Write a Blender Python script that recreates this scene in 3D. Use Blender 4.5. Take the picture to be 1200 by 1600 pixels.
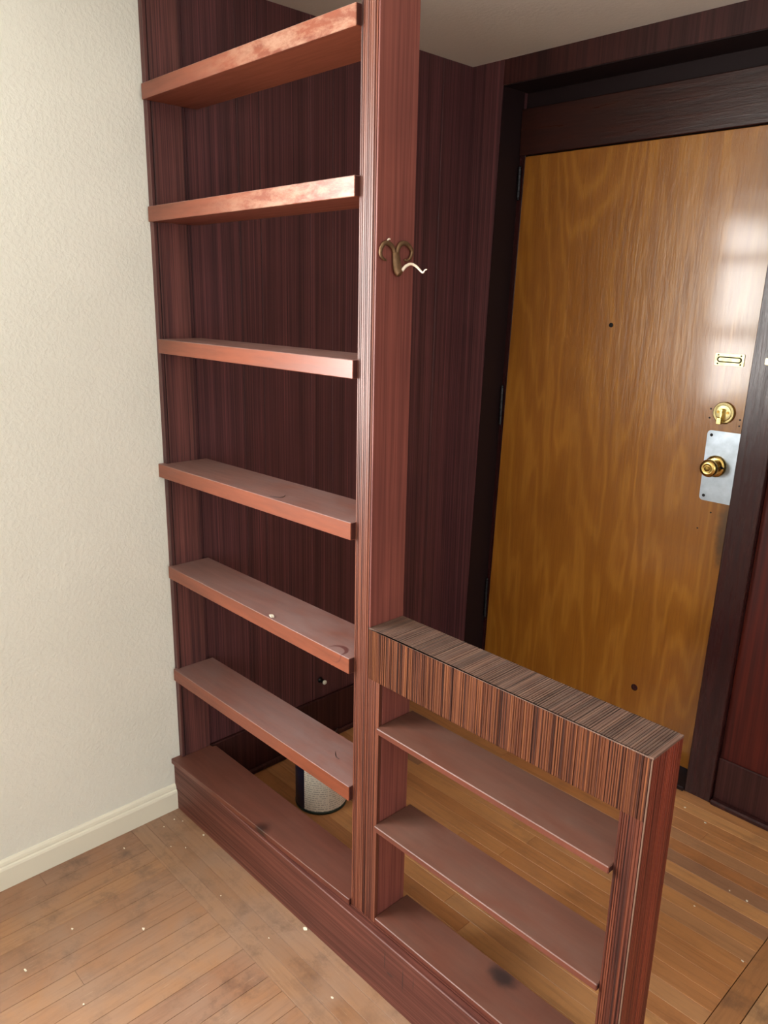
import bpy, bmesh, math, random
from mathutils import Matrix, Vector

random.seed(7)
scene = bpy.context.scene
for o in list(bpy.data.objects):
    bpy.data.objects.remove(o, do_unlink=True)

# ------------------------------------------------------------------ camera
FPX = 1221.34
CAM = Vector((1.9669, -1.0353, 1.5635))
YAW, PITCH, ROLL = 0.8045, -0.2708, 0.0213
fw = Vector((-math.sin(YAW) * math.cos(PITCH), math.cos(YAW) * math.cos(PITCH), math.sin(PITCH)))
rt0 = Vector((math.cos(YAW), math.sin(YAW), 0))
up0 = rt0.cross(fw)
rt = rt0 * math.cos(ROLL) + up0 * math.sin(ROLL)
up = -rt0 * math.sin(ROLL) + up0 * math.cos(ROLL)
cd = bpy.data.cameras.new('camera')
cd.sensor_fit = 'HORIZONTAL'
cd.sensor_width = 36.0
cd.lens = FPX / 1200.0 * 36.0
cd.clip_start = 0.02
cam = bpy.data.objects.new('camera', cd)
scene.collection.objects.link(cam)
cam.matrix_world = Matrix(((rt.x, up.x, -fw.x, CAM.x), (rt.y, up.y, -fw.y, CAM.y),
                           (rt.z, up.z, -fw.z, CAM.z), (0, 0, 0, 1)))
scene.camera = cam

# ------------------------------------------------------------------ world, window light and added fill, exposure
w = bpy.data.worlds.new('world')
scene.world = w
w.use_nodes = True
bg = w.node_tree.nodes['Background']
bg.inputs[0].default_value = (0.75, 0.86, 1.0, 1)
bg.inputs[1].default_value = 1.0

RX, RY = 4.2, -3.4                      # room extents
WIN1 = (-2.25, -0.68, 0.97, 2.06)       # y0, y1, z0, z1 in the left wall
FILL_WIN = (-2.5, -0.9, 0.85, 2.0)          # y0, y1, z0, z1 of the added fill window, right wall


def area(name, loc, rot, sx, sy, energy, col):
    l = bpy.data.lights.new(name, 'AREA')
    l.shape = 'RECTANGLE'
    l.size, l.size_y = sx, sy
    l.energy = energy
    l.color = col
    o = bpy.data.objects.new(name, l)
    scene.collection.objects.link(o)
    o.location = loc
    o.rotation_euler = rot
    return o


area('daylight_and_fill', (-0.16, (WIN1[0] + WIN1[1]) / 2, (WIN1[2] + WIN1[3]) / 2), (0, -math.pi / 2, 0),
     WIN1[3] - WIN1[2], WIN1[1] - WIN1[0], 108, (1.0, 0.985, 0.95))
area('daylight_and_fill', (RX + 0.16, (FILL_WIN[0] + FILL_WIN[1]) / 2, (FILL_WIN[2] + FILL_WIN[3]) / 2), (0, math.pi / 2, 0),
     FILL_WIN[3] - FILL_WIN[2], FILL_WIN[1] - FILL_WIN[0], 30, (1.0, 0.985, 0.96))  # fill light added behind the unseen right wall to brighten right-facing sides

vs = scene.view_settings
scene.display_settings.display_device = 'sRGB'
vs.view_transform = 'Standard'
vs.look = 'None'
vs.gamma = 1.0
vs.use_curve_mapping = False
vs.exposure = 0.76


# ------------------------------------------------------------------ materials
def srgb(r, g, b):
    f = lambda c: (c / 12.92 if c <= 0.04045 else ((c + 0.055) / 1.055) ** 2.4)
    return (f(r / 255), f(g / 255), f(b / 255), 1)


class NT:
    def __init__(s, name):
        s.m = bpy.data.materials.new(name)
        s.m.use_nodes = True
        s.t = s.m.node_tree
        s.b = s.t.nodes['Principled BSDF']

    def n(s, typ, **kw):
        nd = s.t.nodes.new(typ)
        for k, v in kw.items():
            if k.startswith('i_'):
                k = k[2:]
                nd.inputs[int(k) if k.isdigit() else k.replace('_', ' ')].default_value = v
            else:
                setattr(nd, k, v)
        return nd

    def l(s, a, b):
        s.t.links.new(a, b)

    def pos(s, scale=(1, 1, 1), obj_random=False):
        g = s.n('ShaderNodeNewGeometry')
        v = g.outputs['Position']
        if obj_random:
            oi = s.n('ShaderNodeObjectInfo')
            m = s.n('ShaderNodeMath', operation='MULTIPLY', i_1=37.0)
            s.l(oi.outputs['Random'], m.inputs[0])
            a = s.n('ShaderNodeVectorMath', operation='ADD')
            s.l(v, a.inputs[0])
            s.l(m.outputs[0], a.inputs[1])
            v = a.outputs[0]
        mp = s.n('ShaderNodeMapping')
        mp.inputs['Scale'].default_value = scale
        s.l(v, mp.inputs['Vector'])
        return mp.outputs[0]

    def noise(s, vec, scale=1.0, detail=3.0, rough=0.6, dist=0.0):
        nd = s.n('ShaderNodeTexNoise', i_Scale=scale, i_Detail=detail, i_Roughness=rough, i_Distortion=dist)
        s.l(vec, nd.inputs['Vector'])
        return nd.outputs[0]

    def ramp(s, fac, stops):
        nd = s.n('ShaderNodeValToRGB')
        cr = nd.color_ramp
        while len(cr.elements) < len(stops):
            cr.elements.new(0.5)
        for e, (p, c) in zip(cr.elements, stops):
            e.position = p
            e.color = c if isinstance(c, tuple) else (c, c, c, 1)
        s.l(fac, nd.inputs[0])
        return nd.outputs[0]

    def mix(s, fac, a, b, mode='MIX'):
        nd = s.n('ShaderNodeMix', data_type='RGBA', blend_type=mode)
        for inp, v in ((nd.inputs[0], fac), (nd.inputs[6], a), (nd.inputs[7], b)):
            if isinstance(v, (int, float)):
                inp.default_value = v
            elif isinstance(v, tuple):
                inp.default_value = v
            else:
                s.l(v, inp)
        return nd.outputs[2]

    def math(s, op, a, b=None, clamp=False):
        nd = s.n('ShaderNodeMath', operation=op, use_clamp=clamp)
        for i, v in enumerate((a, b)):
            if v is None:
                continue
            if isinstance(v, (int, float)):
                nd.inputs[i].default_value = v
            else:
                s.l(v, nd.inputs[i])
        return nd.outputs[0]

    def bump(s, h, strength=0.5, dist=0.002):
        nd = s.n('ShaderNodeBump', i_Strength=strength, i_Distance=dist)
        s.l(h, nd.inputs['Height'])
        s.l(nd.outputs[0], s.b.inputs['Normal'])
        return nd

    def upfac(s):
        g = s.n('ShaderNodeNewGeometry')
        x = s.n('ShaderNodeSeparateXYZ')
        s.l(g.outputs['True Normal'], x.inputs[0])
        return s.math('GREATER_THAN', x.outputs[2], 0.7)

    def spot(s, c, r, soft=0.5, scale=(1, 1, 1), wob=0.3, wscale=40):
        """mask of a stain with an irregular edge round the point c"""
        g = s.n('ShaderNodeNewGeometry')
        sub = s.n('ShaderNodeVectorMath', operation='SUBTRACT')
        s.l(g.outputs['Position'], sub.inputs[0])
        sub.inputs[1].default_value = c
        mu = s.n('ShaderNodeVectorMath', operation='MULTIPLY')
        s.l(sub.outputs[0], mu.inputs[0])
        mu.inputs[1].default_value = scale
        ln = s.n('ShaderNodeVectorMath', operation='LENGTH')
        s.l(mu.outputs[0], ln.inputs[0])
        nz = s.noise(s.pos(), wscale, 3)
        a = s.math('MULTIPLY', s.math('SUBTRACT', nz, 0.5), wob * r * 2)
        d = s.math('ADD', ln.outputs['Value'], a)
        mr = s.n('ShaderNodeMapRange', interpolation_type='SMOOTHSTEP')
        mr.inputs[1].default_value = r
        mr.inputs[2].default_value = r * (1 - soft)
        s.l(d, mr.inputs[0])
        return mr.outputs[0]

    def set(s, color=None, rough=None, **kw):
        for k, v in (('Base Color', color), ('Roughness', rough)):
            if v is None:
                continue
            if isinstance(v, (int, float, tuple)):
                s.b.inputs[k].default_value = v
            else:
                s.l(v, s.b.inputs[k])
        for k, v in kw.items():
            s.b.inputs[k.replace('_', ' ')].default_value = v
        return s.m


def striated(name, light, mid, dark, scale, rough=0.4, bump=0.6, dist=0.0015, dust=0.0, coat=0.0, contrast=(0.36, 0.5, 0.64), band=(0.62, 1.15), spec=0.5, marks=()):
    """combed plywood: hard narrow ridges running in one direction"""
    k = NT(name)
    v = k.pos(scale)
    a = k.noise(v, 1.0, 2.0, 0.75)
    v2 = k.pos(tuple(c * 0.13 for c in scale))
    b = k.noise(v2, 1.0, 2.0, 0.5)
    col = k.ramp(a, [(contrast[0], dark), (contrast[1], mid), (contrast[2], light)])
    shade = k.ramp(b, [(0.3, (band[0], band[0] * 0.95, band[0] * 0.95, 1)), (0.7, (band[1], band[1] * 0.975, band[1] * 0.96, 1))])
    col = k.mix(1.0, col, shade, 'MULTIPLY')
    blot = k.noise(k.pos((4, 4, 4)), 1.0, 3.0)
    col = k.mix(1.0, col, k.ramp(blot, [(0.3, (0.85, 0.82, 0.84, 1)), (0.7, (1.08, 1.06, 1.04, 1))]), 'MULTIPLY')
    if dust:
        dn = k.noise(k.pos((30, 30, 30)), 1.0, 4.0)
        df = k.math('MULTIPLY', k.ramp(dn, [(0.3, 0.4), (0.7, 1.0)]), dust)
        col = k.mix(df, col, srgb(140, 122, 110))
    for (c, r, sc, cl) in marks:
        col = k.mix(k.math('MULTIPLY', k.spot(c, r, 0.6, sc, 0.4, 60), 0.75), col, cl)
    k.bump(a, bump, dist)
    rr = k.ramp(a, [(0.3, rough + 0.2), (0.7, rough)])
    return k.set(col, rr, Coat_Weight=coat, Coat_Roughness=0.25, Specular_IOR_Level=spec)


def painted_shelf(name, base, dust=0.5, stain=None, worn=False, dcol=(132, 115, 114), crescent=None):
    k = NT(name)
    g = k.noise(k.pos((6, 60, 60)), 1.0, 4.0)
    col = k.mix(1.0, base, k.ramp(g, [(0.3, (0.8, 0.78, 0.78, 1)), (0.7, (1.12, 1.1, 1.08, 1))]), 'MULTIPLY')
    if worn:
        nz = k.noise(k.pos((14, 9, 40)), 1.0, 5.0, 0.7, 0.2)
        f = k.ramp(nz, [(0.42, 0.0), (0.6, 0.7)])
        g2 = k.n('ShaderNodeNewGeometry')
        sx = k.n('ShaderNodeSeparateXYZ')
        k.l(g2.outputs['Position'], sx.inputs[0])
        mr = k.n('ShaderNodeMapRange', interpolation_type='SMOOTHSTEP')
        mr.inputs[1].default_value = 0.2
        mr.inputs[2].default_value = 0.62
        k.l(sx.outputs[0], mr.inputs[0])
        f = k.math('MULTIPLY', f, mr.outputs[0])
        sn = k.n('ShaderNodeSeparateXYZ')
        k.l(g2.outputs['True Normal'], sn.inputs[0])
        f = k.math('MULTIPLY', f, k.math('LESS_THAN', sn.outputs[1], -0.5))
        col = k.mix(f, col, srgb(170, 134, 112))
    scuff = k.noise(k.pos((45, 45, 90)), 1.0, 5.0, 0.7)
    sf = k.ramp(scuff, [(0.68, 0.0), (0.78, 0.35)])
    col = k.mix(sf, col, srgb(150, 110, 90))
    # settled dust on the upper side
    dn = k.noise(k.pos((7, 14, 7)), 1.0, 5.0, 0.65, 0.5)
    df = k.math('MULTIPLY', k.math('MULTIPLY', k.ramp(dn, [(0.25, 0.35), (0.7, 1.0)]), dust), k.upfac())
    col = k.mix(df, col, srgb(*dcol))
    rough = k.math('ADD', k.math('MULTIPLY', df, 0.45), k.ramp(g, [(0.3, 0.36), (0.7, 0.28)]))
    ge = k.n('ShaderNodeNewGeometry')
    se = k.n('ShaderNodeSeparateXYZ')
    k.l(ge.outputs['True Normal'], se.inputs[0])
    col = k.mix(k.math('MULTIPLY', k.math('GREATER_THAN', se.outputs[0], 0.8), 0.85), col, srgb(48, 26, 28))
    for (c, r, sc, cl) in (stain or []):
        col = k.mix(k.math('MULTIPLY', k.spot(c, r, 0.75, sc), 0.85), col, cl)
    if crescent:
        cx_, cy_, cz_ = crescent
        ms = k.math('MULTIPLY', k.spot((cx_, cy_, cz_), 0.028, 0.12, wob=0.05),
                    k.math('SUBTRACT', 1.0, k.spot((cx_ - 0.002, cy_ - 0.008, cz_), 0.0255, 0.12, wob=0.05)))
        col = k.mix(k.math('MULTIPLY', ms, 0.8), col, srgb(84, 34, 32))
    k.bump(k.noise(k.pos((30, 160, 160)), 1.0, 3.0), 0.12, 0.001)
    return k.set(col, rough)


M = {}
DK = srgb(44, 26, 26)
FMARKS = [((0.948, -0.0224, 0.112), 0.034, (14, 1, 1), DK), ((1.006, -0.0224, 0.098), 0.04, (14, 1, 1), DK),
          ((1.038, -0.0224, 0.112), 0.024, (14, 1, 1), DK), ((0.965, -0.0224, 0.082), 0.02, (1.2, 1, 4), DK)]
M['post_front'] = striated('combed_mahogany_post', srgb(128, 76, 56), srgb(96, 52, 40), srgb(54, 27, 22), (190, 190, 1.3), 0.33, 0.5, 0.0012, contrast=(0.34, 0.46, 0.62), band=(0.82, 1.1))
M['post_side'] = striated('mahogany_ply_side', srgb(136, 78, 68), srgb(126, 70, 61), srgb(110, 58, 52), (150, 150, 2.2), 0.45, 0.12, 0.0005, band=(0.85, 1.06))
M['jamb'] = striated('combed_mahogany_jamb', srgb(114, 72, 68), srgb(98, 58, 56), srgb(70, 40, 42), (150, 150, 1.5), 0.42, 0.4, 0.001)
M['beam'] = striated('combed_brown_rail', srgb(126, 77, 46), srgb(84, 44, 26), srgb(42, 19, 12), (300, 300, 1.5), 0.62, 0.5, 0.0008, contrast=(0.38, 0.48, 0.66), band=(0.75, 1.1), spec=0.25)
M['beam_top'] = striated('combed_rail_top', srgb(126, 96, 80), srgb(96, 68, 57), srgb(58, 40, 34), (300, 2.0, 300), 0.6, 0.5, 0.0008, dust=0.25)
M['end_front'] = striated('combed_end_post_front', srgb(116, 64, 45), srgb(86, 42, 30), srgb(48, 21, 16), (230, 230, 1.3), 0.55, 0.5, 0.0008, contrast=(0.38, 0.48, 0.66), band=(0.75, 1.1), spec=0.3)
M['end_face'] = striated('combed_red_end', srgb(126, 52, 32), srgb(108, 39, 23), srgb(74, 23, 14), (150, 150, 1.2), 0.4, 0.4, 0.0008, contrast=(0.34, 0.44, 0.6))
M['fascia'] = striated('mahogany_fascia', srgb(106, 61, 50), srgb(93, 49, 40), srgb(80, 40, 33), (2.2, 160, 160), 0.45, 0.25, 0.0006, band=(0.84, 1.08), marks=FMARKS)
M['hall_panel'] = striated('combed_dark_mahogany_panel', srgb(114, 68, 69), srgb(87, 49, 53), srgb(58, 32, 38), (230, 230, 0.9), 0.42, 0.35, 0.0008, contrast=(0.3, 0.5, 0.7))
M['door_panel_dark'] = striated('dark_mahogany_surround', srgb(70, 36, 33), srgb(60, 29, 28), srgb(48, 22, 22), (90, 90, 1.2), 0.42, 0.2, 0.0006, spec=0.3)
M['red_panel'] = striated('red_mahogany_panel', srgb(80, 27, 18), srgb(68, 19, 14), srgb(52, 14, 11), (60, 60, 1.5), 0.4, 0.15, 0.0005, band=(0.85, 1.08), spec=0.3)

M['worn_edge'] = NT('worn_plywood_edge').set(srgb(112, 84, 70), 0.6)
SB = srgb(124, 66, 46)
SB2 = srgb(102, 55, 43)
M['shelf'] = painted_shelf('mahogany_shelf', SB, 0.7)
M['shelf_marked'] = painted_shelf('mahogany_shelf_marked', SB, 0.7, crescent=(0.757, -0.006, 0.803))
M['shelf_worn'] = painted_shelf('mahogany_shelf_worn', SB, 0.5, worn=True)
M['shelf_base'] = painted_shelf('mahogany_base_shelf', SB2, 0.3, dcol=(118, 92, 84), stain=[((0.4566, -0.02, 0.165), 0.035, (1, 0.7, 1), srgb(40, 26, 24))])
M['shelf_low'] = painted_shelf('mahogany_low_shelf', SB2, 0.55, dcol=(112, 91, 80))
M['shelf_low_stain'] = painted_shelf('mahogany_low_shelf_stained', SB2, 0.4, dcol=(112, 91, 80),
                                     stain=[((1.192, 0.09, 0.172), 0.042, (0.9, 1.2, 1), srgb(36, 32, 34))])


def lacquer(name, base, dark, rough, scale, coat=0.4):
    k = NT(name)
    g = k.noise(k.pos(scale), 1.0, 5.0, 0.65, 0.4)
    col = k.ramp(g, [(0.3, dark), (0.7, base)])
    k.bump(g, 0.5, 0.0025)
    return k.set(col, k.ramp(g, [(0.3, rough + 0.12), (0.7, rough)]), Coat_Weight=coat, Coat_Roughness=0.2, Specular_IOR_Level=0.35)


M['frame_v'] = lacquer('dark_lacquered_frame', srgb(54, 22, 22), srgb(34, 13, 15), 0.22, (60, 60, 4), 0.1)
M['frame_h'] = lacquer('dark_lacquered_header', srgb(58, 27, 20), srgb(36, 15, 13), 0.26, (6, 50, 70))
M['shade_and_threshold'] = NT('near_black_shade_and_threshold').set(srgb(30, 16, 18), 0.6, Specular_IOR_Level=0.25)  # door recess shade painted as near-black; also colours the dark threshold
M['seam'] = NT('dark_recess').set(srgb(26, 14, 16), 0.7)


def door_mat():
    k = NT('honey_plywood')
    v = k.pos((3.2, 3.2, 0.5))
    base = k.noise(v, 1.0, 4.0, 0.45, 0.3)
    sn = k.math('SINE', k.math('MULTIPLY', base, 110.0))
    rings = k.math('ADD', k.math('MULTIPLY', sn, 0.5), 0.5)
    fine = k.noise(k.pos((160, 160, 6)), 1.0, 3.0, 0.7)
    col = k.ramp(rings, [(0.0, srgb(144, 93, 30)), (0.6, srgb(149, 98, 33)), (1.0, srgb(160, 109, 41))])
    col = k.mix(1.0, col, k.ramp(fine, [(0.3, (0.86, 0.82, 0.76, 1)), (0.7, (1.06, 1.05, 1.03, 1))]), 'MULTIPLY')
    bl = k.noise(k.pos((3, 3, 2.2)), 1.0, 3.0)
    col = k.mix(1.0, col, k.ramp(bl, [(0.3, (0.86, 0.8, 0.72, 1)), (0.7, (1.06, 1.04, 1.02, 1))]), 'MULTIPLY')
    # handling grime below the lock plate
    col = k.mix(k.math('MULTIPLY', k.spot((1.03, 1.353, 0.86), 0.085, 0.7, (1.6, 1, 0.62), 0.5, 20), 0.8), col, srgb(64, 48, 34))
    h = k.math('ADD', k.math('MULTIPLY', fine, 0.5), k.math('MULTIPLY', k.noise(k.pos((55, 55, 11)), 1.0, 3.0, 0.6, 0.4), 1.0))
    k.bump(h, 0.9, 0.0012)
    return k.set(col, k.ramp(fine, [(0.3, 0.36), (0.7, 0.28)]), Coat_Weight=0.5, Coat_Roughness=0.12, Coat_Tint=(1.0, 0.94, 0.78, 1))


M['door'] = door_mat()


def floor_mat(name, c0, c1, c2, grain, dust, rough, soil=1.0):
    k = NT(name)
    oi = k.n('ShaderNodeObjectInfo')
    col = k.ramp(oi.outputs['Random'], [(0.0, c0), (0.5, c1), (1.0, c2)])
    g = k.noise(k.pos(grain, True), 1.0, 5.0, 0.65, 0.3)
    col = k.mix(1.0, col, k.ramp(g, [(0.25, (0.72, 0.68, 0.66, 1)), (0.5, (1.0, 1.0, 1.0, 1)), (0.75, (1.12, 1.1, 1.06, 1))]), 'MULTIPLY')
    d = k.noise(k.pos((5, 5, 5)), 1.0, 5.0, 0.65, 0.4)
    df = k.math('MULTIPLY', k.ramp(d, [(0.35, 0.0), (0.7, 1.0)]), dust)
    col = k.mix(df, col, srgb(150, 124, 106))
    d2 = k.noise(k.pos((11, 11, 11)), 1.0, 5.0, 0.7)
    d3 = k.noise(k.pos((2.2, 2.2, 2.2)), 1.0, 4.0, 0.6, 0.6)
    dirt = k.math('MULTIPLY', k.ramp(d2, [(0.5, 0.0), (0.7, 0.75)]), k.ramp(d3, [(0.4, 0.25), (0.6, 1.0)]))
    col = k.mix(k.math('MULTIPLY', dirt, soil), col, srgb(92, 70, 58))
    scr = k.noise(k.pos((grain[0] * 3, grain[1] * 3, 1)), 1.0, 2.0)
    col = k.mix(k.ramp(scr, [(0.66, 0.0), (0.74, 0.3)]), col, srgb(196, 168, 140))
    k.bump(g, 0.2, 0.0008)
    rr = k.math('ADD', k.math('MULTIPLY', df, 0.25), rough)
    return k.set(col, rr)


M['plank_room_y'] = floor_mat('worn_oak_strip_field', srgb(150, 108, 78), srgb(164, 121, 86), srgb(146, 106, 82), (70, 5, 70), 0.75, 0.42)
M['plank_room_x'] = floor_mat('worn_oak_strip_border', srgb(146, 107, 78), srgb(158, 120, 90), srgb(138, 102, 80), (5, 70, 70), 0.75, 0.42)
M['plank_hall'] = floor_mat('amber_oak_strip', srgb(182, 122, 74), srgb(208, 152, 98), srgb(152, 112, 88), (5, 70, 70), 0.12, 0.34, 0.45)
M['plank_edge'] = floor_mat('amber_oak_strip_edge', srgb(168, 116, 74), srgb(184, 132, 86), srgb(162, 110, 68), (70, 5, 70), 0.15, 0.36)
M['plank_far'] = floor_mat('light_oak_strip', srgb(186, 140, 96), srgb(200, 154, 108), srgb(178, 132, 92), (70, 5, 70), 0.3, 0.4)
M['subfloor'] = NT('dark_subfloor').set(srgb(70, 50, 38), 0.8)


def wall_mat(name, col, peel, rough=0.6):
    k = NT(name)
    a = k.noise(k.pos((1, 1, 1)), 95.0, 3.0, 0.55)
    b = k.noise(k.pos((1, 1, 1)), 38.0, 2.0, 0.5)
    h = k.math('ADD', k.ramp(a, [(0.42, 0.0), (0.62, 1.0)]), k.math('MULTIPLY', b, 0.8))
    k.bump(h, peel, 0.0025)
    c2 = k.noise(k.pos((2, 2, 2)), 1.0, 3.0)
    cc = k.mix(1.0, col, k.ramp(c2, [(0.3, (0.96, 0.96, 0.95, 1)), (0.7, (1.02, 1.02, 1.02, 1))]), 'MULTIPLY')
    return k.set(cc, rough)


M['wall_white'] = wall_mat('cream_textured_plaster', srgb(228, 230, 222), 0.25)
M['ceiling'] = wall_mat('off_white_ceiling', srgb(220, 216, 208), 0.1)
M['trim_white'] = NT('cream_gloss_trim').set(srgb(230, 228, 212), 0.35)


def metal(name, col, rough, bump=0.0, scale=60):
    k = NT(name)
    n = k.noise(k.pos((1, 1, 1)), scale, 3.0)
    c = k.mix(1.0, col, k.ramp(n, [(0.3, (0.8, 0.8, 0.8, 1)), (0.7, (1.05, 1.05, 1.05, 1))]), 'MULTIPLY')
    if bump:
        k.bump(n, bump, 0.0008)
    return k.set(c, k.ramp(n, [(0.3, rough + 0.1), (0.7, rough)]), Metallic=1.0)


M['brass'] = metal('polished_brass', srgb(222, 190, 116), 0.2)
M['brass_plate'] = metal('pale_brass_plate', srgb(214, 200, 146), 0.36)
M['brass_dark'] = metal('darker_brass', srgb(150, 120, 60), 0.35)  # darker brass tone for the lock button and screws
M['steel'] = metal('brushed_steel', srgb(176, 186, 196), 0.36, 0.05, 25)
M['black_hole'] = NT('black_void').set(srgb(14, 12, 12), 0.8)
M['hinge'] = metal('dark_hinge_steel', srgb(62, 62, 66), 0.45)
M['hook'] = metal('old_bronze', srgb(140, 112, 86), 0.55, 0.3, 120)
M['hook_tip'] = NT('worn_tip_highlight').set(srgb(240, 226, 206), 0.35)  # worn prong with its window highlight painted in; also the paint chip
M['flake'] = NT('white_paint_flake').set(srgb(240, 232, 214), 0.6)
M['hair'] = NT('dark_strand').set(srgb(38, 24, 24), 0.5)
M['can_metal'] = metal('grey_tin', srgb(120, 128, 128), 0.35)
M['can_rim'] = NT('dark_green_rim').set(srgb(46, 62, 56), 0.4, Metallic=0.4)


def label_mat():
    k = NT('printed_can_label')
    g = k.n('ShaderNodeTexCoord')
    sx = k.n('ShaderNodeSeparateXYZ')
    k.l(g.outputs['UV'], sx.inputs[0])
    rows = k.math('FRACT', k.math('MULTIPLY', sx.outputs[1], 22.0))
    line = k.math('LESS_THAN', rows, 0.4)
    mp = k.n('ShaderNodeMapping')
    mp.inputs['Scale'].default_value = (34, 22, 1)
    k.l(g.outputs['UV'], mp.inputs['Vector'])
    words = k.math('GREATER_THAN', k.noise(mp.outputs[0], 1.0, 2.0), 0.47)
    ink = k.math('MULTIPLY', k.math('MULTIPLY', line, words), 0.55)
    col = k.mix(ink, srgb(236, 228, 214), srgb(120, 112, 110))
    u = k.math('FRACT', k.math('ADD', sx.outputs[0], 0.0))
    gap = k.math('LESS_THAN', k.math('ABSOLUTE', k.math('SUBTRACT', u, 0.40)), 0.009)
    col = k.mix(gap, col, srgb(240, 232, 218))
    return k.set(col, 0.45)


M['can_label'] = label_mat()
M['can_navy'] = NT('navy_label').set(srgb(24, 26, 48), 0.4)


# ------------------------------------------------------------------ mesh helpers
def obj(name, bm, mat, parent=None, smooth=False):
    me = bpy.data.meshes.new(name)
    bm.normal_update()
    bm.to_mesh(me)
    bm.free()
    if smooth:
        for p in me.polygons:
            p.use_smooth = True
    for m in (mat if isinstance(mat, list) else [mat]):
        me.materials.append(M[m] if isinstance(m, str) else m)
    o = bpy.data.objects.new(name, me)
    scene.collection.objects.link(o)
    if parent:
        o.parent = parent
    return o


def prism_bm(poly, zb, zt, bev=0.0, seg=1):
    """poly: xy outline (counter-clockwise); zb, zt: number or function of (x, y)"""
    fb = zb if callable(zb) else (lambda x, y: zb)
    ft = zt if callable(zt) else (lambda x, y: zt)
    bm = bmesh.new()
    lo = [bm.verts.new((x, y, fb(x, y))) for x, y in poly]
    hi = [bm.verts.new((x, y, ft(x, y))) for x, y in poly]
    n = len(poly)
    bm.faces.new(lo[::-1])
    bm.faces.new(hi)
    for i in range(n):
        bm.faces.new((lo[i], lo[(i + 1) % n], hi[(i + 1) % n], hi[i]))
    if bev:
        bmesh.ops.bevel(bm, geom=bm.edges[:], offset=bev, segments=seg, profile=0.6, affect='EDGES')
    return bm


def box_bm(x0, x1, y0, y1, z0, z1, bev=0.0, lean=None):
    bm = prism_bm([(x0, y0), (x1, y0), (x1, y1), (x0, y1)], z0, z1, bev)
    if lean:
        for v in bm.verts:
            v.co.x += lean * v.co.z
    return bm


def box(name, x0, x1, y0, y1, z0, z1, mat, parent=None, bev=0.0008, lean=None):
    return obj(name, box_bm(x0, x1, y0, y1, z0, z1, bev, lean), mat, parent)


rcomb = random.Random(21)


def comb(a, b, pitch=(0.0026, 0.0052), depth=(0.0006, 0.0015)):
    """ridge profile from a to b: (position, depth below the surface) pairs of flat ridges and cut grooves"""
    out, t = [(a, 0.0)], a
    while True:
        rdg, grv = rcomb.uniform(*pitch), rcomb.uniform(0.0006, 0.0016)
        if t + rdg + grv > b - 0.002:
            break
        d = rcomb.uniform(*depth)
        hi = rcomb.uniform(0.0, 0.0004)
        out += [(t + rdg * 0.12, hi), (t + rdg * 0.88, hi), (t + rdg + grv * 0.25, d), (t + rdg + grv * 0.75, d)]
        t += rdg + grv
    out.append((b, 0.0))
    return out


def combed_prism(profile_pts, lo, hi, axis='z'):
    """closed outline extruded along an axis: 'z' takes (x, y) points, 'y' takes (x, z) points"""
    bm = bmesh.new()
    mk = (lambda p, t: (p[0], p[1], t)) if axis == 'z' else (lambda p, t: (p[0], t, p[1]))
    A = [bm.verts.new(mk(p, lo)) for p in profile_pts]
    B = [bm.verts.new(mk(p, hi)) for p in profile_pts]
    k = len(A)
    bm.faces.new(A)
    bm.faces.new(B)
    for i in range(k):
        bm.faces.new((A[i], A[(i + 1) % k], B[(i + 1) % k], B[i]))
    bmesh.ops.triangulate(bm, faces=[f for f in bm.faces if len(f.verts) > 4])
    bmesh.ops.recalc_face_normals(bm, faces=bm.faces[:])
    return bm


def cyl_bm(c, r, h, axis='z', seg=28, r2=None, bm=None):
    bm = bm or bmesh.new()
    rr = r if r2 is None else r2
    mt = {'z': Matrix.Identity(4), 'y': Matrix.Rotation(math.pi / 2, 4, 'X'), 'x': Matrix.Rotation(math.pi / 2, 4, 'Y')}[axis]
    bmesh.ops.create_cone(bm, cap_ends=True, segments=seg, radius1=r, radius2=rr, depth=h,
                          matrix=Matrix.Translation(c) @ mt)
    return bm


def lathe_bm(profile, origin, axis='z', seg=40):
    """profile: (radius, along) pairs; axis 'z' up or '-y' towards the room"""
    bm = bmesh.new()
    rings = []
    for r, a in profile:
        ring = []
        for i in range(seg):
            t = 2 * math.pi * i / seg
            p = Vector((r * math.cos(t), r * math.sin(t), a))
            if axis == '-y':
                p = Vector((p.x, -p.z, p.y))
            ring.append(bm.verts.new(Vector(origin) + p))
        rings.append(ring)
    for a, b in zip(rings, rings[1:]):
        for i in range(seg):
            j = (i + 1) % seg
            bm.faces.new((a[i], a[j], b[j], b[i]))
    bm.faces.new(rings[0][::-1])
    bm.faces.new(rings[-1])
    bmesh.ops.recalc_face_normals(bm, faces=bm.faces[:])
    return bm


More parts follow.
